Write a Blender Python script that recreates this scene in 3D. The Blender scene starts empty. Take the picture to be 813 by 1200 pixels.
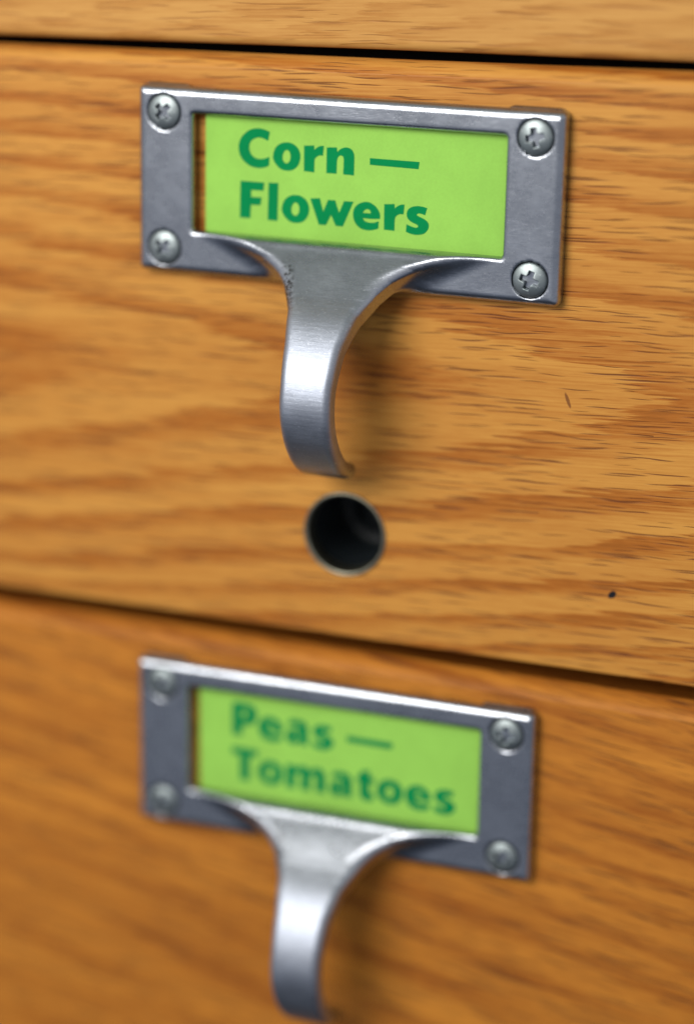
import bpy, math
import numpy as np
from mathutils import Matrix, Vector

# Close-up of three oak card-catalogue drawers. Lengths in the code are millimetres;
# MM turns them into metres. World: x right, z up, drawer fronts lie in the plane y = 0,
# the viewer is at negative y.
MM = 0.001
sc = bpy.context.scene
col = sc.collection
R = math.radians


def link(o, parent=None):
    col.objects.link(o)
    if parent is not None:
        o.parent = parent
    return o


def empty(name, loc, label=None, cat=None, group=None):
    o = bpy.data.objects.new(name, None)
    o.empty_display_size = 0.01
    o.location = [c * MM for c in loc]
    if label:
        o['label'] = label
        o['category'] = cat
    if group:
        o['group'] = group
    return link(o)


def mesh_obj(name, verts, faces, mat, parent=None, normals=None, smooth=False):
    me = bpy.data.meshes.new(name)
    me.from_pydata([tuple(float(c) * MM for c in v) for v in verts], [], [tuple(int(i) for i in f) for f in faces])
    me.update()
    if smooth or normals is not None:
        me.polygons.foreach_set('use_smooth', [True] * len(me.polygons))
    if normals is not None:
        me.normals_split_custom_set_from_vertices([tuple(map(float, n)) for n in normals])
    me.materials.append(mat)
    return link(bpy.data.objects.new(name, me), parent)


# ------------------------------------------------------------------ node helper
class Nodes:
    def __init__(self, name):
        self.mat = bpy.data.materials.new(name)
        self.mat.use_nodes = True
        self.t = self.mat.node_tree
        self.t.nodes.clear()
        self.out = self.t.nodes.new('ShaderNodeOutputMaterial')
        self.bsdf = self.t.nodes.new('ShaderNodeBsdfPrincipled')
        self.t.links.new(self.bsdf.outputs[0], self.out.inputs[0])

    def put(self, sock, v):
        if isinstance(v, bpy.types.NodeSocket):
            self.t.links.new(v, sock)
        elif v is not None:
            if sock.type == 'RGBA' and len(v) == 3:
                v = (*v, 1)
            sock.default_value = v

    def m(self, op, a, b=None, c=None, clamp=False):
        n = self.t.nodes.new('ShaderNodeMath')
        n.operation = op
        n.use_clamp = clamp
        self.put(n.inputs[0], a)
        if b is not None:
            self.put(n.inputs[1], b)
        if c is not None:
            self.put(n.inputs[2], c)
        return n.outputs[0]

    def add(self, a, b): return self.m('ADD', a, b)
    def mul(self, a, b): return self.m('MULTIPLY', a, b)
    def sub(self, a, b): return self.m('SUBTRACT', a, b)

    def ss(self, x, a, b):
        n = self.t.nodes.new('ShaderNodeMapRange')
        n.interpolation_type = 'SMOOTHSTEP'
        self.put(n.inputs[0], x)
        if a > b:
            n.inputs[1].default_value, n.inputs[2].default_value = b, a
            n.inputs[3].default_value, n.inputs[4].default_value = 1, 0
        else:
            n.inputs[1].default_value, n.inputs[2].default_value = a, b
        return n.outputs[0]

    def xyz(self):
        tc = self.t.nodes.new('ShaderNodeTexCoord')
        s = self.t.nodes.new('ShaderNodeSeparateXYZ')
        self.put(s.inputs[0], tc.outputs['Object'])
        return [self.mul(s.outputs[i], 1000.0) for i in range(3)]

    def vec(self, x, y, z=0.0):
        n = self.t.nodes.new('ShaderNodeCombineXYZ')
        for i, v in enumerate((x, y, z)):
            self.put(n.inputs[i], v)
        return n.outputs[0]

    def noise(self, v, scale=1.0, detail=2.0, rough=0.5, dist=0.0):
        n = self.t.nodes.new('ShaderNodeTexNoise')
        self.put(n.inputs['Vector'], v)
        n.inputs['Scale'].default_value = scale
        n.inputs['Detail'].default_value = detail
        n.inputs['Roughness'].default_value = rough
        n.inputs['Distortion'].default_value = dist
        return n.outputs[0]

    def voro(self, v, rnd=1.0):
        n = self.t.nodes.new('ShaderNodeTexVoronoi')
        n.voronoi_dimensions = '2D'
        self.put(n.inputs['Vector'], v)
        n.inputs['Scale'].default_value = 1.0
        n.inputs['Randomness'].default_value = rnd
        s = self.t.nodes.new('ShaderNodeSeparateColor')
        self.put(s.inputs[0], n.outputs['Color'])
        return n.outputs['Distance'], s.outputs[0], s.outputs[1]

    def mix(self, f, a, b, mode='MIX'):
        n = self.t.nodes.new('ShaderNodeMix')
        n.data_type = 'RGBA'
        n.blend_type = mode
        self.put(n.inputs[0], f)
        self.put(n.inputs[6], a)
        self.put(n.inputs[7], b)
        return n.outputs[2]

    def ramp(self, x, stops):
        n = self.t.nodes.new('ShaderNodeValToRGB')
        e = n.color_ramp.elements
        while len(e) < len(stops):
            e.new(0.5)
        for i, (p, c) in enumerate(stops):
            e[i].position = p
            e[i].color = (*c, 1) if len(c) == 3 else c
        self.put(n.inputs[0], x)
        return n.outputs[0]

    def bump(self, h, dist, strength=1.0, normal=None):
        n = self.t.nodes.new('ShaderNodeBump')
        n.inputs['Distance'].default_value = dist * MM
        n.inputs['Strength'].default_value = strength
        self.put(n.inputs['Height'], h)
        if normal is not None:
            self.put(n.inputs['Normal'], normal)
        return n.outputs[0]

    def set(self, **kw):
        for k, v in kw.items():
            self.put(self.bsdf.inputs[k.replace('_', ' ')], v)
        return self.mat


# ------------------------------------------------------------------ materials
def oak(name, off, tilt, c=0.105, tip=60.0, zc=-52.0, period=30.0, light=(0.64, 0.300, 0.060),
        dark=(0.42, 0.138, 0.020), pore=(0.13, 0.040, 0.012), seed=0.0, contrast=1.0, marks=(), tones=0.85, streaks=0.85, more_pores=0.0):
    """Varnished oak: nested cathedral rings, ragged along the grain, with short dark pores."""
    N = Nodes(name)
    x0, y0, z0 = N.xyz()
    x0 = N.add(x0, off[0]); z0 = N.add(z0, off[1])
    y1 = N.mul(y0, 0.8)
    ca, sa = math.cos(R(tilt)), math.sin(R(tilt))
    zz = N.add(z0, y1)
    gx = N.add(N.mul(x0, ca), N.mul(zz, sa))
    gz = N.sub(N.mul(zz, ca), N.mul(x0, sa))
    # slow waviness of the fibres
    wav = N.noise(N.vec(N.mul(gx, 0.012), N.mul(gz, 0.05), seed), 1.0, 2.0)
    gzw = N.add(gz, N.mul(N.sub(wav, 0.5), 2.2))
    # cathedral field
    dz = N.sub(gzw, zc)
    lo = N.noise(N.vec(N.mul(gx, 0.016), N.mul(gz, 0.055), seed + 3.1), 1.0, 2.0)
    rag = N.noise(N.vec(N.mul(gx, 0.045), N.mul(gzw, 1.05), seed + 7.7), 1.0, 4.0, 0.62)
    par = N.m('POWER', N.m('ABSOLUTE', dz), 1.55)
    g = N.add(gx, N.mul(par, c * 6.0))
    g = N.add(g, N.mul(N.sub(lo, 0.5), 40.0))
    g = N.add(g, N.mul(N.sub(rag, 0.5), 48.0))
    ph = N.m('FRACT', N.m('DIVIDE', N.sub(g, tip), period))
    # light wood fading in slowly, ending abruptly at a ring
    ring = N.ramp(ph, [(0.0, (0, 0, 0)), (0.10, (.08, .08, .08)), (0.33, (.34, .34, .34)),
                       (0.45, (.90, .90, .90)), (0.92, (1, 1, 1)), (0.97, (.10, .10, .10)), (1.0, (0, 0, 0))])
    streak = N.noise(N.vec(N.mul(gx, 0.025), N.mul(gzw, 3.3), seed + 1.3), 1.0, 4.0, 0.62)
    fine = N.noise(N.vec(N.mul(gx, 0.035), N.mul(gzw, 6.5), seed + 5.3), 1.0, 3.0, 0.7)
    tone = N.noise(N.vec(N.mul(gx, 0.02), N.mul(gzw, 0.24), seed + 9.3), 1.0, 2.0, 0.5)
    v = N.mul(N.sub(ring, 0.5), 0.62 * contrast)
    v = N.add(v, N.mul(N.sub(streak, 0.5), streaks))
    v = N.add(v, N.mul(N.sub(fine, 0.5), 0.75))
    v = N.add(v, N.mul(N.sub(tone, 0.5), tones))
    fleck = N.noise(N.vec(N.mul(gx, 0.22), N.mul(gzw, 1.7), seed + 12.0), 1.0, 3.0, 0.6)
    v = N.add(v, N.mul(N.sub(fleck, 0.5), 0.55))
    lines = N.ss(N.noise(N.vec(N.mul(gx, 0.02), N.mul(gzw, 3.4), seed + 14.0), 1.0, 2.0, 0.5), 0.56, 0.70)
    v = N.sub(v, N.mul(N.mul(lines, N.sub(1.2, ring)), 0.34))
    v = N.m('ADD', v, 0.54, clamp=True)
    mid = tuple(l * .46 + d * .54 for l, d in zip(light, dark))
    colr = N.ramp(v, [(0.0, tuple(d * .72 for d in dark)), (0.22, dark), (0.55, mid), (1.0, light)])
    # pores: long thin lens-shaped dashes, a random few of the cells of two lattices
    ringd = N.sub(1.0, ring)
    pores = None
    for k, (lx, lz, keep, rad) in enumerate(((16.0, 0.38, 0.84, 0.46), (10.0, 0.30, 0.88, 0.46))):
        wob = N.noise(N.vec(N.mul(gx, 0.09), N.mul(gz, 0.25), seed + 20 + k), 1.0, 1.0)
        zq = N.add(gzw, N.mul(N.sub(wob, 0.5), 1.1))
        d, r1, r2 = N.voro(N.vec(N.add(N.m('DIVIDE', N.add(gx, N.mul(zq, 8.3)), lx), seed * 3.7 + k * 5.1), N.m('DIVIDE', zq, lz)))
        rr = N.mul(N.add(N.mul(r2, 0.75), 0.25), rad)
        inside = N.m('SUBTRACT', 1.0, N.m('DIVIDE', d, rr), clamp=True)
        inside = N.ss(inside, 0.02, 0.55)
        th = N.sub(keep - more_pores, N.mul(ringd, 0.12))
        inside = N.mul(inside, N.m('GREATER_THAN', r1, th))
        pores = inside if pores is None else N.m('MAXIMUM', pores, inside)
    colr = N.mix(N.mul(pores, 0.84), colr, pore)
    for (mx, mz, rx, rz, shear, mc, amt) in marks:      # dents and specks of their own
        ddz = N.sub(z0, mz)
        ddx = N.sub(N.sub(x0, mx), N.mul(ddz, shear))
        e = N.add(N.m('POWER', N.m('DIVIDE', N.m('ABSOLUTE', ddx), rx), 2.0), N.m('POWER', N.m('DIVIDE', N.m('ABSOLUTE', ddz), rz), 2.0))
        wob = N.mul(N.noise(N.vec(x0, z0, 4.0), 1.6, 2.0), 1.1)
        colr = N.mix(N.mul(N.ss(N.add(e, wob), 1.75, 1.15), amt), colr, mc)
    b1 = N.bump(N.add(N.mul(streak, 0.5), N.mul(fine, 0.5)), 0.06, 0.5)
    nb = N.bump(N.sub(1.0, pores), 0.09, 0.6, b1)
    orange = N.noise(N.vec(x0, N.mul(z0, 1.0), N.mul(y0, 1.0)), 0.35, 2.0)
    cb = N.bump(orange, 0.10, 0.5)
    rough = N.add(0.42, N.mul(streak, 0.12))
    return N.set(Base_Color=colr, Roughness=rough, Specular_IOR_Level=0.18, Normal=nb,
                 Coat_Weight=0.06, Coat_Roughness=0.20, Coat_Normal=cb)


def metal(name, base=(0.50, 0.52, 0.57), rough=0.33, brushed=False, recess=False):
    N = Nodes(name)
    x, y, z = N.xyz()
    v = N.vec(x, y, z)
    cloud = N.noise(v, 0.16, 4.0, 0.6)
    spk = N.noise(v, 2.3, 3.0, 0.7)
    pit = N.ss(spk, 0.61, 0.68)
    scr = N.noise(N.vec(N.mul(x, 0.7), N.mul(y, 0.7), N.mul(z, 2.4)), 1.0, 3.0, 0.7)
    scratch = N.ss(scr, 0.70, 0.75)
    c = N.mix(N.ss(cloud, 0.35, 0.75), tuple(b * .86 for b in base), tuple(min(1, b * 1.08) for b in base))
    c = N.mix(N.mul(pit, 0.55), c, (0.78, 0.80, 0.84))
    c = N.mix(N.mul(scratch, 0.4), c, (0.82, 0.83, 0.86))
    if brushed:
        br = N.noise(N.vec(N.mul(x, 0.5), N.mul(y, 3.0), N.mul(z, 7.0)), 1.0, 3.0, 0.65)
        c = N.mix(N.ss(br, 0.40, 0.75), c, tuple(b * .80 for b in base))
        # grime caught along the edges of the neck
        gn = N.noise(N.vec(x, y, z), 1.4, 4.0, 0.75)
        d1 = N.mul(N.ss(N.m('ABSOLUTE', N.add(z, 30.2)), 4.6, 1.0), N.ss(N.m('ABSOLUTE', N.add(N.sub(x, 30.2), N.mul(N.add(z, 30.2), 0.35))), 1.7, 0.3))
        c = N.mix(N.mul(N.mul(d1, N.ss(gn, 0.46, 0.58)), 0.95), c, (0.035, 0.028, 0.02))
        dk = N.ss(N.noise(v, 2.4, 3.0, 0.8), 0.66, 0.72)
        c = N.mix(N.mul(dk, 0.35), c, (0.12, 0.11, 0.10))
        wear = N.ss(N.noise(v, 3.1, 2.0, 0.7), 0.64, 0.70)
        c = N.mix(N.mul(wear, 0.22), c, (0.85, 0.87, 0.9))
        h = N.add(N.add(N.mul(br, 0.5), N.mul(cloud, 3.2)), N.mul(spk, 0.35))
        nb = N.bump(h, 0.06, 0.45)
    else:
        nb = N.bump(N.add(N.mul(cloud, 2.5), N.add(N.mul(spk, 0.5), N.mul(pit, -0.3))), 0.05, 0.45)
        # dark chip at the lower right corner
        d1 = N.mul(N.ss(N.m('ABSOLUTE', N.add(z, 29.7)), 1.1, 0.3), N.ss(N.m('ABSOLUTE', N.sub(x, 71.6)), 0.6, 0.15))
        c = N.mix(N.mul(N.mul(d1, N.ss(N.noise(v, 2.0, 3.0), 0.42, 0.5)), 0.9), c, (0.02, 0.02, 0.03))
    base_r = rough
    if recess:                                        # shade of the cross recess painted into the colour, darker with depth
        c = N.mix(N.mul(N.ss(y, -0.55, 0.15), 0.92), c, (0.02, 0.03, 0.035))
    if brushed:                                       # the finger hook is rubbed bright and satin, the plate is duller
        k = N.ss(y, -8.0, -17.0)
        base_r = N.add(0.235, N.mul(k, rough - 0.235))
        c = N.mix(k, c, N.mix(1.0, c, (0.93, 0.95, 1.0), 'MULTIPLY'))
    r = N.add(base_r, N.add(N.mul(cloud, 0.08), N.mul(scratch, 0.1)))
    return N.set(Base_Color=c, Metallic=1.0, Roughness=r, Normal=nb)


def plain(name, colr, rough=0.6, metallic=0.0, var=0.12, scale=0.6):
    N = Nodes(name)
    x, y, z = N.xyz()
    n = N.noise(N.vec(x, y, z), scale, 3.0)
    c = N.mix(n, tuple(k * (1 - var) for k in colr), tuple(k * (1 + var) for k in colr))
    return N.set(Base_Color=c, Roughness=rough, Metallic=metallic)


def paper(name, colr):
    N = Nodes(name)
    x, y, z = N.xyz()
    big = N.noise(N.vec(x, y, z), 0.12, 3.0, 0.6)
    fib = N.noise(N.vec(N.mul(x, 1.0), y, N.mul(z, 1.0)), 2.2, 4.0, 0.7)
    f = N.add(N.mul(big, 0.6), N.mul(fib, 0.4))
    c = N.mix(N.ss(f, 0.3, 0.7), tuple(k * .93 for k in colr), tuple(min(1, k * 1.07) for k in colr))
    return N.set(Base_Color=c, Roughness=0.6, Specular_IOR_Level=0.07, Normal=N.bump(fib, 0.03, 0.4))


# ------------------------------------------------------------------ signed distance meshing
def rmax(a, b, r):
    """intersection of two half-spaces with a rounded edge of radius r"""
    return np.minimum(np.maximum(a, b), -r) + np.hypot(np.maximum(a + r, 0), np.maximum(b + r, 0))


def smin(a, b, k):
    h = np.maximum(k - np.abs(a - b), 0) / k
    return np.minimum(a, b) - h * h * k * 0.25


def surface_nets(sdf, lo, hi, step, iters=4):
    """Mesh the zero level of sdf(x, y, z) (numpy arrays, mm); returns verts, quads, normals."""
    ax = [np.arange(lo[i], hi[i] + step, step) for i in range(3)]
    nx, ny, nz = (len(a) for a in ax)
    g = np.empty((nx, ny, nz), np.float32)
    Y, Z = np.meshgrid(ax[1], ax[2], indexing='ij')
    for i in range(nx):
        g[i] = sdf(np.full_like(Y, ax[0][i]), Y, Z)
    s = g < 0
    c = np.zeros((nx - 1, ny - 1, nz - 1), np.int8)
    for dx in (0, 1):
        for dy in (0, 1):
            for dz in (0, 1):
                c += s[dx:nx - 1 + dx, dy:ny - 1 + dy, dz:nz - 1 + dz]
    act = (c > 0) & (c < 8)
    idx = -np.ones(act.shape, np.int64)
    cells = np.argwhere(act)
    idx[act] = np.arange(len(cells))
    P = np.array(lo) + (cells + 0.5) * step
    faces = []
    for a in range(3):
        b, d = (a + 1) % 3, (a + 2) % 3
        sl0 = [slice(None)] * 3; sl1 = [slice(None)] * 3
        sl0[a] = slice(0, -1); sl1[a] = slice(1, None)
        cr = s[tuple(sl0)] != s[tuple(sl1)]
        E = np.argwhere(cr)
        E = E[(E[:, b] > 0) & (E[:, d] > 0) & (E[:, b] < g.shape[b] - 1) & (E[:, d] < g.shape[d] - 1)]
        fl = s[tuple(E.T)]
        q = []
        for ob, od in ((0, 0), (-1, 0), (-1, -1), (0, -1)):
            t = E.copy(); t[:, b] += ob; t[:, d] += od
            q.append(idx[tuple(t.T)])
        q = np.stack(q, 1)
        q[~fl] = q[~fl][:, ::-1]
        faces.append(q)
    F = np.concatenate(faces)
    F = F[(F >= 0).all(1)]

    def grad(P):
        h = 0.04
        G = np.empty_like(P)
        for k in range(3):
            d = np.zeros(3); d[k] = h
            A, B = P + d, P - d
            G[:, k] = (sdf(A[:, 0], A[:, 1], A[:, 2]) - sdf(B[:, 0], B[:, 1], B[:, 2])) / (2 * h)
        return G
    for _ in range(iters):
        G = grad(P)
        f = sdf(P[:, 0], P[:, 1], P[:, 2])
        st = -(f / np.maximum((G ** 2).sum(1), 0.05))[:, None] * G
        L = np.linalg.norm(st, axis=1)[:, None]
        P = P + st * np.minimum(1, 0.5 * step / np.maximum(L, 1e-9))
    Nn = grad(P)
    Nn /= np.maximum(np.linalg.norm(Nn, axis=1), 1e-9)[:, None]
    # outward winding check
    a, b, c_, d_ = (P[F[:, i]] for i in range(4))
    fn = np.cross(c_ - a, d_ - b)
    bad = (fn * Nn[F[:, 0]]).sum(1) < 0
    F[bad] = F[bad][:, ::-1]
    return P, F, Nn

# ------------------------------------------------------------------ the label holder pull
# local frame: origin at the top left corner of the plate, on the wood; x right, z up, y into the wood
PW, PH, PT = 75.0, 31.74, 3.0               # plate width, height, front face above the wood
WX0, WX1, WZ0, WZ1 = 10.15, 65.2, -24.25, -4.35
SCREWS = [(4.95, -4.3), (70.05, -4.3), (4.95, -27.45), (70.05, -27.45)]
UC = 37.6
# front centre line of the finger hook: (z, distance out from the plate face)
HOOK = np.array([(-21.6, -1.9), (-24.3, 0.65), (-27.0, 3.3), (-29.8, 5.9), (-32.3, 8.2), (-35.0, 11.2), (-38.4, 13.9),
                 (-42.2, 15.9), (-46.2, 17.1), (-50.2, 17.2), (-54.5, 15.8), (-58.2, 13.2), (-61.1, 10.0), (-63.0, 6.4), (-63.4, 4.3)])


def densify(P, n=5):
    out = []
    for i in range(len(P) - 1):
        p0, p1, p2, p3 = P[max(i - 1, 0)], P[i], P[i + 1], P[min(i + 2, len(P) - 1)]
        for k in range(n):
            t = k / n
            out.append(0.5 * ((2 * p1) + (-p0 + p2) * t + (2 * p0 - 5 * p1 + 4 * p2 - p3) * t * t + (-p0 + 3 * p1 - 3 * p2 + p3) * t ** 3))
    out.append(P[-1])
    return np.array(out)


_front = densify(HOOK, 14)
_arc = np.concatenate([[0], np.cumsum(np.linalg.norm(np.diff(_front, axis=0), axis=1))])
_u = np.linspace(0, _arc[-1], 400)
_front = np.stack([np.interp(_u, _arc, _front[:, k]) for k in (0, 1)], 1)
_kern = np.exp(-0.5 * (np.arange(-40, 41) * (_arc[-1] / 399) / 1.5) ** 2); _kern /= _kern.sum()
_pad = np.concatenate([2 * _front[0] - _front[40:0:-1], _front, 2 * _front[-1] - _front[-2:-42:-1]])
_front = np.stack([np.convolve(_pad[:, k], _kern, 'valid') for k in (0, 1)], 1)[np.linspace(0, 399, 64).astype(int)]
_tan = np.gradient(_front, axis=0)
_tan /= np.linalg.norm(_tan, axis=1)[:, None]
_nin = np.stack([_tan[:, 1], -_tan[:, 0]], 1)           # towards the wood side
_nin *= np.sign((_nin * np.array([0, -1])).sum(1).mean())
_s = np.linspace(0, 1, len(_front))
_half = np.interp(_s, [0, .2, .4, .65, 1], [2.6, 2.5, 2.1, 1.9, 1.45])
_mid = _front + _nin * _half[:, None]
_mz, _my = _mid[:, 0], -PT - _mid[:, 1]
_hw = np.interp(_s, [0, .055, .079, .10, .122, .15, .183, .225, .30, .42, .55, .70, .85, 1.0],
                [27, 24, 20.5, 17.0, 14.0, 11.6, 9.6, 8.1, 6.2, 5.0, 4.55, 4.5, 4.5, 4.45])


def tongue(x, y, z):
    best = np.full(x.shape, 1e9); hh = np.zeros(x.shape); ww = np.zeros(x.shape)
    st = 3 if x.ndim == 2 else 1                       # coarse on the voxel grid, fine when projecting vertices
    for i in range(0, len(_mz) - 1, st):
        j = i + st
        az, ay, bz, by = _mz[i], _my[i], _mz[j], _my[j]
        dz, dy = bz - az, by - ay
        t = np.clip(((z - az) * dz + (y - ay) * dy) / (dz * dz + dy * dy), 0, 1)
        d = np.hypot(z - az - t * dz, y - ay - t * dy)
        m = d < best
        best = np.where(m, d, best)
        hh = np.where(m, _half[i] + (_half[j] - _half[i]) * t, hh)
        ww = np.where(m, _hw[i] + (_hw[j] - _hw[i]) * t, ww)
    a = best - hh
    b = (np.abs(x - UC) - ww) * (1.0 - 0.55 * np.clip((ww - 4.3) / 4.0, 0, 1))
    return rmax(a, b, 1.35)


def box2(x, z, cx, cz, hx, hz, r):
    qx, qz = np.abs(x - cx) - hx + r, np.abs(z - cz) - hz + r
    return np.minimum(np.maximum(qx, qz), 0) + np.hypot(np.maximum(qx, 0), np.maximum(qz, 0)) - r


def holder_sdf(x, y, z):
    front = -PT - y
    outer = box2(x, z, PW / 2, -PH / 2, PW / 2, PH / 2, 1.0)
    d = rmax(outer, front, 1.5)
    hook = tongue(x, y, z)
    d = smin(d, hook, 2.2)
    # window
    win = box2(x, z, (WX0 + WX1) / 2, (WZ0 + WZ1) / 2, (WX1 - WX0) / 2, (WZ1 - WZ0) / 2, 0.5)
    d = rmax(d, -win, 0.8)
    # hollow behind the rails, closed at both ends and by the screw bosses
    back = y + 1.15
    ends = np.maximum(np.abs(x - PW / 2) - (PW / 2 - 2.6), y - 0.1)
    sol = np.minimum(back, -ends)
    for sx, sz in SCREWS:
        sol = np.minimum(sol, np.maximum(np.hypot(x - sx, z - sz) - 3.6, y))
    d = np.maximum(d, np.maximum(sol, y))
    # bosses showing above the top edge
    for sx, hx in ((4.9, 4.0), (69.6, 4.6)):
        bq = np.maximum(box2(x, z, sx, -1.7, hx, 2.05, 0.8), np.abs(y + 0.6) - 0.6)
        d = np.minimum(d, bq)
    # countersinks
    for sx, sz in SCREWS:
        cs = np.maximum(np.hypot(x - sx, z - sz) - 3.04, y - (-PT + 0.5))
        d = rmax(d, -cs, 0.3)
    return d


def screw_sdf(x, y, z):
    """oval cross-head screw; local origin on the plate face, head towards -y"""
    r = np.hypot(x, z)
    Rs = 6.6
    dome = np.sqrt(x * x + (y - (-0.9 + Rs)) ** 2 + z * z) - Rs
    d = rmax(np.maximum(dome, y - 2.2), r - 2.95, 0.25)
    depth = y + 0.88                                     # distance below the top of the head
    taper = depth * 0.12
    L, w = 1.62, 0.50
    a1 = np.maximum(np.abs(x) - L + taper * 1.6, np.abs(z) - w + taper * 0.4)
    a2 = np.maximum(np.abs(z) - L + taper * 1.6, np.abs(x) - w + taper * 0.4)
    core = r - 0.85 + taper * .6
    cross = np.maximum(np.minimum(smin(a1, a2, .35), core), y - 1.6)
    return rmax(d, -cross, 0.10)


M_METAL = metal('pewter_plate')
M_HOOK = metal('brushed_hook', base=(0.435, 0.465, 0.52), rough=0.46, brushed=True)
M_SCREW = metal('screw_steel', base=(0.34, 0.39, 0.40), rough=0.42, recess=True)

V, F, NN = surface_nets(holder_sdf, (-1.2, -25.5, -66.0), (76.4, 1.2, 2.0), 0.42)
zc_, yc_ = V[F].mean(1)[:, 2], V[F].mean(1)[:, 1]
is_hook = (yc_ < -PT - 4.0) | (zc_ < -PH - 2.0)


def sub_mesh(name, mask, mat):
    f = F[mask]
    used, inv = np.unique(f, return_inverse=True)
    me = bpy.data.meshes.new(name)
    me.from_pydata((V[used] * MM).tolist(), [], inv.reshape(f.shape).tolist())
    me.update()
    me.polygons.foreach_set('use_smooth', [True] * len(me.polygons))
    me.normals_split_custom_set_from_vertices(NN[used].tolist())
    me.materials.append(mat)
    return me


ME_PLATE = sub_mesh('holder_plate', ~is_hook, M_HOOK)
ME_HOOK = sub_mesh('finger_hook', is_hook, M_HOOK)
sv, sf, sn = surface_nets(screw_sdf, (-3.4, -1.7, -3.4), (3.4, 2.5, 3.4), 0.13)
ME_SCREW = bpy.data.meshes.new('screw')
ME_SCREW.from_pydata((sv * MM).tolist(), [], sf.tolist())
ME_SCREW.update()
ME_SCREW.polygons.foreach_set('use_smooth', [True] * len(ME_SCREW.polygons))
ME_SCREW.normals_split_custom_set_from_vertices(sn.tolist())
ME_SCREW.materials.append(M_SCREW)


def pull(parent, loc, rot_deg, spins, label):
    """label holder (a part of the drawer) with its hook and four screws as sub-parts"""
    o = bpy.data.objects.new('label_holder', ME_PLATE)
    link(o, parent)
    o.location = Vector([c * MM for c in loc]) - parent.location
    o.rotation_euler = (0, R(rot_deg), 0)
    o['label'] = label
    link(bpy.data.objects.new('finger_hook', ME_HOOK), o)
    for (sx, sz), a in zip(SCREWS, spins):
        s = link(bpy.data.objects.new('screw', ME_SCREW), o)
        s.location = (sx * MM, (-PT + 0.22) * MM, sz * MM)
        s.rotation_euler = (0, R(a), 0)
    return o


# ------------------------------------------------------------------ drawers
def front_profile(z0, z1, chz, chy, depth=19.0, rb=0.7):
    """(y, z) outline of a drawer front: eased top lip, small round at the bottom"""
    pts = []
    # bottom edge, radius .7
    for k in range(7):
        a = math.pi / 2 * k / 6
        pts.append((rb - rb * math.sin(a), z0 + rb - rb * math.cos(a)))
    # soft arris where the face meets the sloping lip
    r = 0.45
    a1 = math.atan2(chy, chz)
    for k in range(7):
        a = a1 * k / 6
        pts.append((r - r * math.cos(a), z1 - chz - r * math.tan(a1 / 2) + r * math.sin(a)))
    # lip rounding over into the top
    for k in range(1, 8):
        t = k / 8
        pts.append((chy * t + 0.25 * math.sin(math.pi * t) * -0.6, z1 - chz * (1 - t) + 0.25 * math.sin(math.pi * t)))
    pts.append((chy + 0.6, z1 + 0.1))
    pts.append((chy + 0.9, z1 - 2.2))
    pts.append((depth, z1 - 2.2))
    pts.append((depth, z0))
    return pts


def drawer_front(parent, z0, z1, chz, chy, mat, hole=None, x0=-190.0, x1=230.0, rb=0.7, slope0=0.0, slope1=0.0):
    # slope0 / slope1: the bottom / top edge is cut slightly out of square
    prof = front_profile(z0, z1, chz, chy, rb=rb)
    zc = 0.5 * (z0 + z1)

    def lean(x, z):
        return z + (slope1 if z > zc else slope0) * (x - 33.0)
    pl = parent.location / MM
    n = len(prof)
    vs = [(x0 - pl.x, y - pl.y, lean(x0, z) - pl.z) for y, z in prof] + [(x1 - pl.x, y - pl.y, lean(x1, z) - pl.z) for y, z in prof]
    fs = [(i, (i + 1) % n, n + (i + 1) % n, n + i) for i in range(n)]
    fs += [tuple(range(n))[::-1], tuple(range(n, 2 * n))]
    o = mesh_obj('front_panel', vs, fs, mat, parent, smooth=True)
    o.data.flip_normals()
    import bmesh
    bm = bmesh.new(); bm.from_mesh(o.data)
    bmesh.ops.recalc_face_normals(bm, faces=bm.faces)
    bm.to_mesh(o.data); bm.free()
    if hole:
        hx, hz, hr = hole
        K = 96
        cv = [((hx - pl.x + hr * math.cos(2 * math.pi * i / K)), yy - pl.y, hz - pl.z + hr * math.sin(2 * math.pi * i / K))
              for yy in (-4.0, 24.0) for i in range(K)]
        cf = [(i, (i + 1) % K, K + (i + 1) % K, K + i) for i in range(K)] + [tuple(range(K))[::-1], tuple(range(K, 2 * K))]
        cut = mesh_obj('cutter', cv, cf, mat, parent)
        bm = bmesh.new(); bm.from_mesh(cut.data)
        bmesh.ops.recalc_face_normals(bm, faces=bm.faces)
        bm.to_mesh(cut.data); bm.free()
        md = o.modifiers.new('bore', 'BOOLEAN')
        md.operation = 'DIFFERENCE'; md.object = cut; md.solver = 'EXACT'
        bpy.context.view_layer.update()
        dg = bpy.context.evaluated_depsgraph_get()
        me = bpy.data.meshes.new_from_object(o.evaluated_get(dg))
        o.modifiers.clear()
        o.data = me
        bpy.data.objects.remove(cut)
    o.data.polygons.foreach_set('use_smooth', [True] * len(o.data.polygons))
    o.data.set_sharp_from_angle(angle=R(24))
    return o


def lathe(prof, cx, cz, pl, n=96):
    vs, fs = [], []
    for r, y in prof:
        for i in range(n):
            a = 2 * math.pi * i / n
            vs.append((cx - pl.x + r * math.cos(a), y - pl.y, cz - pl.z + r * math.sin(a)))
    for j in range(len(prof) - 1):
        for i in range(n):
            fs.append((j * n + i, j * n + (i + 1) % n, (j + 1) * n + (i + 1) % n, (j + 1) * n + i))
    return vs, fs


SEAM1_TOP, TOP2 = 6.95, 5.25        # bottom of the top drawer, top of the middle drawer
SEAM2_TOP, TOP3 = -95.2, -98.9
HX, HZ = 36.6, -76.3

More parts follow.
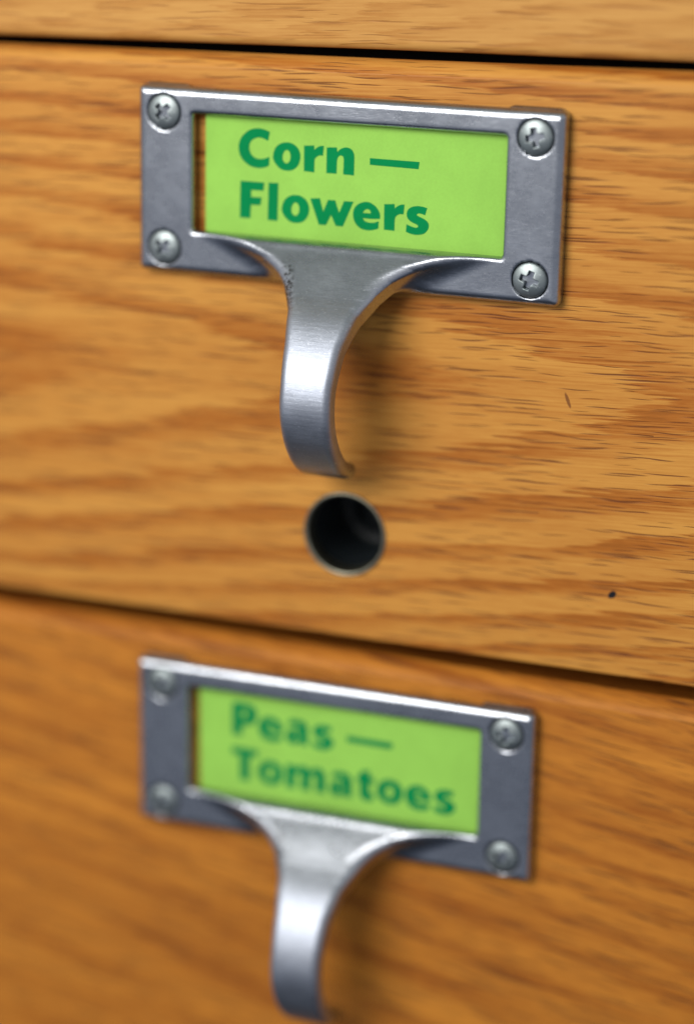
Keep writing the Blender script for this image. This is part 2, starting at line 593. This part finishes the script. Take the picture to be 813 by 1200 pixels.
top_drawer = empty('drawer', (20, 0, SEAM1_TOP), 'pale oak drawer at the top, only its bottom strip in view above the gap', 'drawer')
mid_drawer = empty('drawer', (20, 0, SEAM2_TOP), 'golden oak drawer front with a round metal-lined hole below its label holder', 'drawer')
low_drawer = empty('drawer', (20, 0, TOP3 - 98), 'darker brown oak drawer front with slanting grain, holding the Peas — Tomatoes label', 'drawer')

oak_top = oak('oak_pale', (20, SEAM1_TOP), 1.0, seed=41.0, zc=38.0, period=26, light=(0.68, 0.36, 0.10), dark=(0.50, 0.22, 0.05),
              pore=(0.40, 0.17, 0.045), contrast=0.5, streaks=0.6)
oak_mid = oak('oak_golden', (20, SEAM2_TOP), 1.4, light=(0.65, 0.308, 0.062), dark=(0.42, 0.135, 0.018), pore=(0.13, 0.035, 0.012), contrast=0.82, streaks=0.75, more_pores=0.05, seed=2.0, zc=-50.0, tip=28.0, period=64.0, c=0.16,
              marks=((84.5, -81.7, .7, .75, 0.3, (0.01, 0.01, 0.015), 1.0), (75.8, -48.9, 0.32, 1.35, -0.35, (0.16, 0.05, 0.015), .8)))
oak_low = oak('oak_brown', (20, TOP3 - 98), -8.5, seed=17.0, zc=-190.0, tip=10.0, period=62.0, c=0.10,
              light=(0.68, 0.270, 0.036), dark=(0.32, 0.092, 0.012), pore=(0.07, 0.022, 0.008), contrast=0.28, tones=0.9, streaks=0.6, more_pores=0.08)

drawer_front(top_drawer, SEAM1_TOP, SEAM1_TOP + 100, 2.1, 2.2, oak_top, rb=1.5)
drawer_front(mid_drawer, SEAM2_TOP, TOP2, 2.1, 2.4, oak_mid, hole=(HX, HZ, 7.6), slope0=-0.0185)
drawer_front(low_drawer, TOP3 - 98, TOP3, 2.3, 3.0, oak_low, slope1=-0.0185)

# metal lining of the hole in the middle drawer, closed at the back
M_SLEEVE = plain('dull_brass_grey', (0.27, 0.26, 0.20), 0.4, 1.0, 0.35, 0.8)
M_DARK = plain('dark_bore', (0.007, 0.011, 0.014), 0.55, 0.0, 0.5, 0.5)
pl = mid_drawer.location / MM
v_, f_ = lathe([(7.55, 1.5), (7.58, -0.05), (7.56, -0.3), (7.42, -0.5), (7.1, -0.45), (6.85, -0.15), (6.75, 0.5), (6.7, 3.0), (7.2, 3.4)], HX, HZ, pl)
sleeve = mesh_obj('hole_lining', v_, f_, M_SLEEVE, mid_drawer, smooth=True)
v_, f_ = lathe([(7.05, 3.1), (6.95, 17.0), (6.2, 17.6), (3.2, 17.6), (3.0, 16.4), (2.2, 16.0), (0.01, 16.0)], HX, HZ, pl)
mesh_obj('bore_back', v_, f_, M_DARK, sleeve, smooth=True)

# cabinet carcass behind the drawer fronts
cab = None
def box_verts(x0, x1, y0, y1, z0, z1):
    return [(x, y, z) for z in (z0, z1) for y in (y0, y1) for x in (x0, x1)]
BF = [(0, 2, 3, 1), (4, 5, 7, 6), (0, 1, 5, 4), (2, 6, 7, 3), (0, 4, 6, 2), (1, 3, 7, 5)]
M_CARC = plain('dark_carcass', (0.012, 0.008, 0.006), 0.8, 0.0, 0.3, 0.1)
cab = mesh_obj('cabinet', box_verts(-190, 230, 21, 60, -200, 110), BF, M_CARC)
cab['label'] = 'dark cabinet body seen only as black in the narrow gaps between the drawer fronts'
cab['category'] = 'cabinet'

# pulls (plates hang about one degree off level)
A1, A2 = 1.0, 0.65
P1 = (0.0, 0.0, 0.0)
P2 = (-2.52, 0.0, -103.23)
h1 = pull(mid_drawer, P1, A1, (45, -12, 38, 18), 'grey metal label holder with finger hook, screwed on above the round hole')
h2 = pull(low_drawer, P2, A2, (30, 5, 60, 25), 'blurred grey metal label holder with finger hook on the lower drawer')

# ------------------------------------------------------------------ label cards
GLYPHS = {
    'C': [[(5.65,6.18,1),(4.55,6.56),(3.33,6.65),(1.97,6.29),(0.75,5.3),(0.11,4.13),(0.0,2.99),(0.31,1.88),(1.09,0.87),(2.32,0.18),(3.7,-0.0),(4.92,0.22),(5.56,0.58,1),(5.6,2.04,1),(4.83,1.7),(3.99,1.56),(3.08,1.65),(2.31,2.23),(1.96,3.12),(2.06,4.05),(2.59,4.72),(3.5,5.1),(4.49,5.01),(5.33,4.65,1)]],
    'o': [[(0.0,2.34),(0.4,3.56),(1.22,4.32),(2.2,4.64),(3.34,4.56),(4.32,3.97),(4.83,3.1),(4.92,2.19),(4.59,1.05),(3.77,0.21),(2.64,-0.08),(1.42,0.12),(0.5,0.9),(0.07,1.64)],[(2.47,3.38),(1.99,3.04),(1.73,2.25),(1.89,1.49),(2.44,1.15),(2.95,1.49),(3.16,2.21),(2.99,3.04)]],
    'r': [[(0.0,4.31,1),(1.8,4.49,1),(1.86,3.74,1),(2.3,4.14),(2.89,4.45),(3.55,4.52,1),(3.4,2.86,1),(2.73,2.85),(2.18,2.5),(1.92,1.92),(1.89,-0.01,1),(0.04,0.06,1)]],
    'n': [[(0.0,4.31,1),(1.79,4.43,1),(1.88,3.67,1),(2.46,4.21),(3.35,4.53),(4.24,4.36),(4.74,3.77),(4.91,2.95),(4.89,-0.02,1),(2.99,0.03,1),(3.05,2.2,1),(2.97,2.86),(2.56,3.14),(2.12,2.9),(1.88,2.22),(1.81,0.04,1),(0.0,0.02,1)]],
    'dash': [[(0.0,3.06,1),(8.65,3.02,1),(8.5,1.83,1),(0.0,1.95,1)]],
    'F': [[(0.09,6.33,1),(4.41,6.33,1),(4.27,4.93,1),(2.04,4.88,1),(2.05,3.71,1),(3.96,3.77,1),(3.76,2.44,1),(2.02,2.38,1),(1.93,0.08,1),(0.0,0.07,1)]],
    'l': [[(0.1,6.35,1),(1.87,6.44,1),(1.78,-0.0,1),(0.0,0.04,1)]],
    'w': [[(0.0,4.27,1),(1.72,4.44,1),(2.36,2.23,1),(3.19,4.27,1),(4.47,4.3,1),(5.19,2.24,1),(6.04,4.28,1),(7.72,4.31,1),(5.91,-0.01,1),(4.63,0.0,1),(3.77,1.77,1),(2.9,0.0,1),(1.61,-0.03,1)]],
    'e': [[(4.55,1.37,1),(4.51,0.16,1),(3.55,-0.17),(2.51,-0.29),(1.31,-0.04),(0.4,0.77),(0.0,1.94),(0.12,3.08),(0.78,3.9),(1.81,4.39),(2.85,4.41),(3.9,3.86),(4.54,3.07),(4.78,2.25),(4.72,1.78,1),(3.21,1.67),(1.75,1.7,1),(2.03,1.28),(2.7,1.06),(3.6,1.07)],[(1.73,2.57,1),(1.99,3.01),(2.43,3.24),(2.91,3.13),(3.16,2.58,1)]],
    's': [[(3.61,4.24,1),(2.66,4.42),(1.64,4.41),(0.62,4.05),(0.08,3.24),(0.26,2.27),(0.98,1.7),(1.8,1.38),(2.11,1.13),(1.89,0.86),(1.15,0.92),(0.08,1.28,1),(0.0,0.01,1),(0.89,-0.28),(2.07,-0.35),(3.23,-0.01),(3.91,0.89),(3.84,1.79),(3.16,2.36),(2.27,2.71),(1.82,2.96),(2.08,3.21),(2.7,3.19),(3.26,3.0,1)]],
    'P': [[(0,0,1),(0,6.3,1),(2.3,6.35),(3.8,6.05),(4.7,5.1),(4.75,3.8),(4.2,2.7),(3.2,2.15),(1.9,2.05,1),(1.9,0,1)],
          [(1.9,4.95,1),(2.45,4.9),(2.85,4.25),(2.5,3.62),(1.9,3.5,1)]],
    'a': [[(4.4,0,1),(2.85,0,1),(2.7,0.55,1),(2.2,0.08),(1.4,-0.15),(0.45,0.25),(0.05,1.25),(0.45,2.3),(1.4,2.85),(2.55,2.95,1),(2.5,3.35),(1.95,3.55),(1.2,3.45),(0.6,3.15,1),
           (0.45,4.3,1),(1.3,4.62),(2.4,4.72),(3.6,4.4),(4.15,3.6),(4.25,2.5),(4.25,1.0)],
          [(2.55,2.05,1),(2.1,1.9),(1.82,1.45),(2.1,1.08),(2.5,1.2,1)]],
    'T': [[(0,6.3,1),(0,4.9,1),(1.6,4.9,1),(1.6,0,1),(3.45,0,1),(3.45,4.9,1),(5.05,4.9,1),(5.05,6.3,1)]],
    'm': [[(0,0,1),(0,4.55,1),(1.75,4.55,1),(1.85,3.95,1),(2.5,4.5),(3.4,4.7),(4.2,4.4),(4.6,3.85,1),(5.2,4.45),(6.1,4.7),(7.1,4.3),(7.6,3.2),(7.6,0,1),(5.8,0,1),(5.8,2.5),
           (5.6,3.1),(5.2,3.1),(4.7,2.5),(4.7,0,1),(2.9,0,1),(2.9,2.5),(2.7,3.1),(2.3,3.1),(1.8,2.5),(1.8,0,1)]],
    't': [[(0,4.5,1),(0.6,4.55,1),(0.75,5.5,1),(2.4,5.8,1),(2.4,4.55,1),(3.35,4.55,1),(3.25,3.35,1),(2.4,3.35,1),(2.4,2.0),(2.6,1.4),(3.25,1.3,1),(3.15,0.05,1),(2.2,-0.15),
           (1.1,0.1),(0.6,0.95),(0.6,2.2),(0.6,3.35,1),(0,3.35,1)]],
}
GLYPHS['n'] = GLYPHS['n']


def smooth_loop(pts, n=7):
    P = [np.array(q[:2], float) for q in pts]; cn = [len(q) > 2 for q in pts]; N = len(P); out = []
    for i in range(N):
        a, b = P[i], P[(i + 1) % N]
        out.append(a)
        if cn[i] and cn[(i + 1) % N]:
            continue
        m1 = (b - P[i - 1]) / 2 if not cn[i] else (b - a) * .9
        m2 = (P[(i + 2) % N] - a) / 2 if not cn[(i + 1) % N] else (b - a) * .9
        for k in range(1, n):
            s = k / n
            out.append((2*s**3-3*s*s+1)*a + (s**3-2*s*s+s)*m1 + (-2*s**3+3*s*s)*b + (s**3-s*s)*m2)
    return out


def lettering(items, mat, parent):
    """items: (glyph, x, baseline z) in the holder's frame; flat filled outlines printed on the card"""
    cu = bpy.data.curves.new('lettering', 'CURVE')
    cu.dimensions = '2D'; cu.fill_mode = 'BOTH'
    for gch, gx, gz in items:
        for loop in GLYPHS[gch]:
            L = smooth_loop(loop)
            sp = cu.splines.new('POLY')
            sp.points.add(len(L) - 1)
            for p_, q in zip(sp.points, L):
                p_.co = ((gx + q[0]) * MM, (gz + q[1]) * MM, 0, 1)
            sp.use_cyclic_u = True
    tmp = bpy.data.objects.new('tmp', cu)
    col.objects.link(tmp)
    bpy.context.view_layer.update()
    me = bpy.data.meshes.new_from_object(tmp.evaluated_get(bpy.context.evaluated_depsgraph_get()))
    bpy.data.objects.remove(tmp)
    me.name = 'lettering'
    # curve plane xy -> card plane xz, just proud of the card face
    for v in me.vertices:
        v.co = Vector((v.co.x, (CARD_Y - 0.14 - 0.04) * MM, v.co.y))
    me.materials.clear(); me.materials.append(mat)
    return link(bpy.data.objects.new('lettering', me), parent)


CARD_Y = -0.85
M_CARD = paper('lime_card', (0.325, 0.65, 0.108))
M_INK = paper('green_ink', (0.0, 0.25, 0.072))


def card(holder_loc, rot, left, items, label):
    o = mesh_obj('label_card', box_verts(left, 69.0, CARD_Y - 0.14, CARD_Y + 0.14, -27.0, -1.9), BF, M_CARD)
    o.location = [c * MM for c in holder_loc]
    o.rotation_euler = (0, R(rot), 0)
    o['label'] = label; o['category'] = 'label card'; o['group'] = 'green label cards in the drawer pulls'
    lettering(items, M_INK, o)
    return o


B1, B2 = -12.9, -21.6
card(P1, A1, 11.8, [('C', 17.85, B1), ('o', 24.1, B1), ('r', 29.65, B1), ('n', 33.7, B1), ('dash', 41.35, B1),
                    ('F', 18.15, B2), ('l', 23.25, B2), ('o', 25.8, B2), ('w', 30.9, B2), ('e', 38.6, B2), ('r', 44.05, B2), ('s', 47.95, B2)],
     'lime green card reading Corn — Flowers in dark green, above the round hole')
card(P2, A2, 11.5, [('P', 18.0, B1), ('e', 23.1, B1), ('a', 28.4, B1), ('s', 33.6, B1), ('dash', 40.1, B1),
                    ('T', 17.9, B2), ('o', 23.0, B2), ('m', 28.5, B2), ('a', 36.9, B2), ('t', 42.1, B2), ('o', 45.9, B2), ('e', 51.3, B2), ('s', 56.7, B2)],
     'lime green card reading Peas — Tomatoes in dark green, on the lower drawer')

# ------------------------------------------------------------------ light
w = bpy.data.worlds.new('World'); sc.world = w; w.use_nodes = True
nt = w.node_tree
bg = nt.nodes['Background']
tc = nt.nodes.new('ShaderNodeTexCoord'); sp = nt.nodes.new('ShaderNodeSeparateXYZ')
rp = nt.nodes.new('ShaderNodeValToRGB'); mr = nt.nodes.new('ShaderNodeMapRange')
nt.links.new(tc.outputs['Generated'], sp.inputs[0])
mr.inputs[1].default_value = -1; mr.inputs[2].default_value = 1
nt.links.new(sp.outputs[2], mr.inputs[0]); nt.links.new(mr.outputs[0], rp.inputs[0])
e = rp.color_ramp.elements
e[0].position = 0.0; e[0].color = (0.04, 0.045, 0.05, 1)
e[1].position = 1.0; e[1].color = (0.46, 0.50, 0.46, 1)
for p_, c_ in ((0.18, (0.07, 0.09, 0.13, 1)), (0.35, (0.45, 0.485, 0.57, 1)), (0.50, (0.62, 0.63, 0.67, 1)), (0.64, (0.86, 0.87, 0.90, 1)),
               (0.76, (0.88, 0.89, 0.89, 1)), (0.90, (0.62, 0.66, 0.62, 1))):
    k = e.new(p_); k.color = c_
nt.links.new(rp.outputs[0], bg.inputs[0])
bg.inputs[1].default_value = 0.64


def area(name, loc, target, sx, sy, power, colr):
    l = bpy.data.lights.new(name, 'AREA'); l.shape = 'ELLIPSE'
    l.size = sx; l.size_y = sy; l.energy = power; l.color = colr
    o = link(bpy.data.objects.new(name, l))
    o.location = loc
    o.rotation_euler = (Vector(target) - Vector(loc)).to_track_quat('-Z', 'Y').to_euler()
    return o


area('window_light', (-0.13, -0.52, 0.235), (0.02, 0, -0.02), 0.38, 0.33, 3.35, (1.0, 0.96, 0.90))

# ------------------------------------------------------------------ camera
cam = bpy.data.cameras.new('Camera')
co = link(bpy.data.objects.new('Camera', cam))
cam.sensor_fit = 'VERTICAL'; cam.sensor_height = 36.0; cam.lens = 83.2568
cam.clip_start = 0.01; cam.clip_end = 50
Mx = Matrix(((0.9366688784855828, -0.10246669212075799, 0.3348910107517979),
             (0.350200889348837, 0.2650877419230488, -0.89838066886002),
             (0.0032785935727759237, 0.9587643433544811, 0.2841833646366664))).to_4x4()
Mx.translation = Vector((174.64562, -369.3283, 44.55167)) * MM
co.matrix_world = Mx
cam.dof.use_dof = True
fp = Vector((70, -2, -36)) * MM
cam.dof.focus_distance = (fp - Mx.translation).dot(-Vector((Mx[0][2], Mx[1][2], Mx[2][2])))
cam.dof.aperture_fstop = 3.7
cam.dof.aperture_blades = 8
sc.camera = co

sc.view_settings.view_transform = 'Standard'
sc.view_settings.look = 'None'
sc.view_settings.gamma = 1.0
sc.view_settings.exposure = 0.0
sc.render.engine = 'CYCLES'
sc.cycles.max_bounces = 8
sc.cycles.caustics_reflective = False
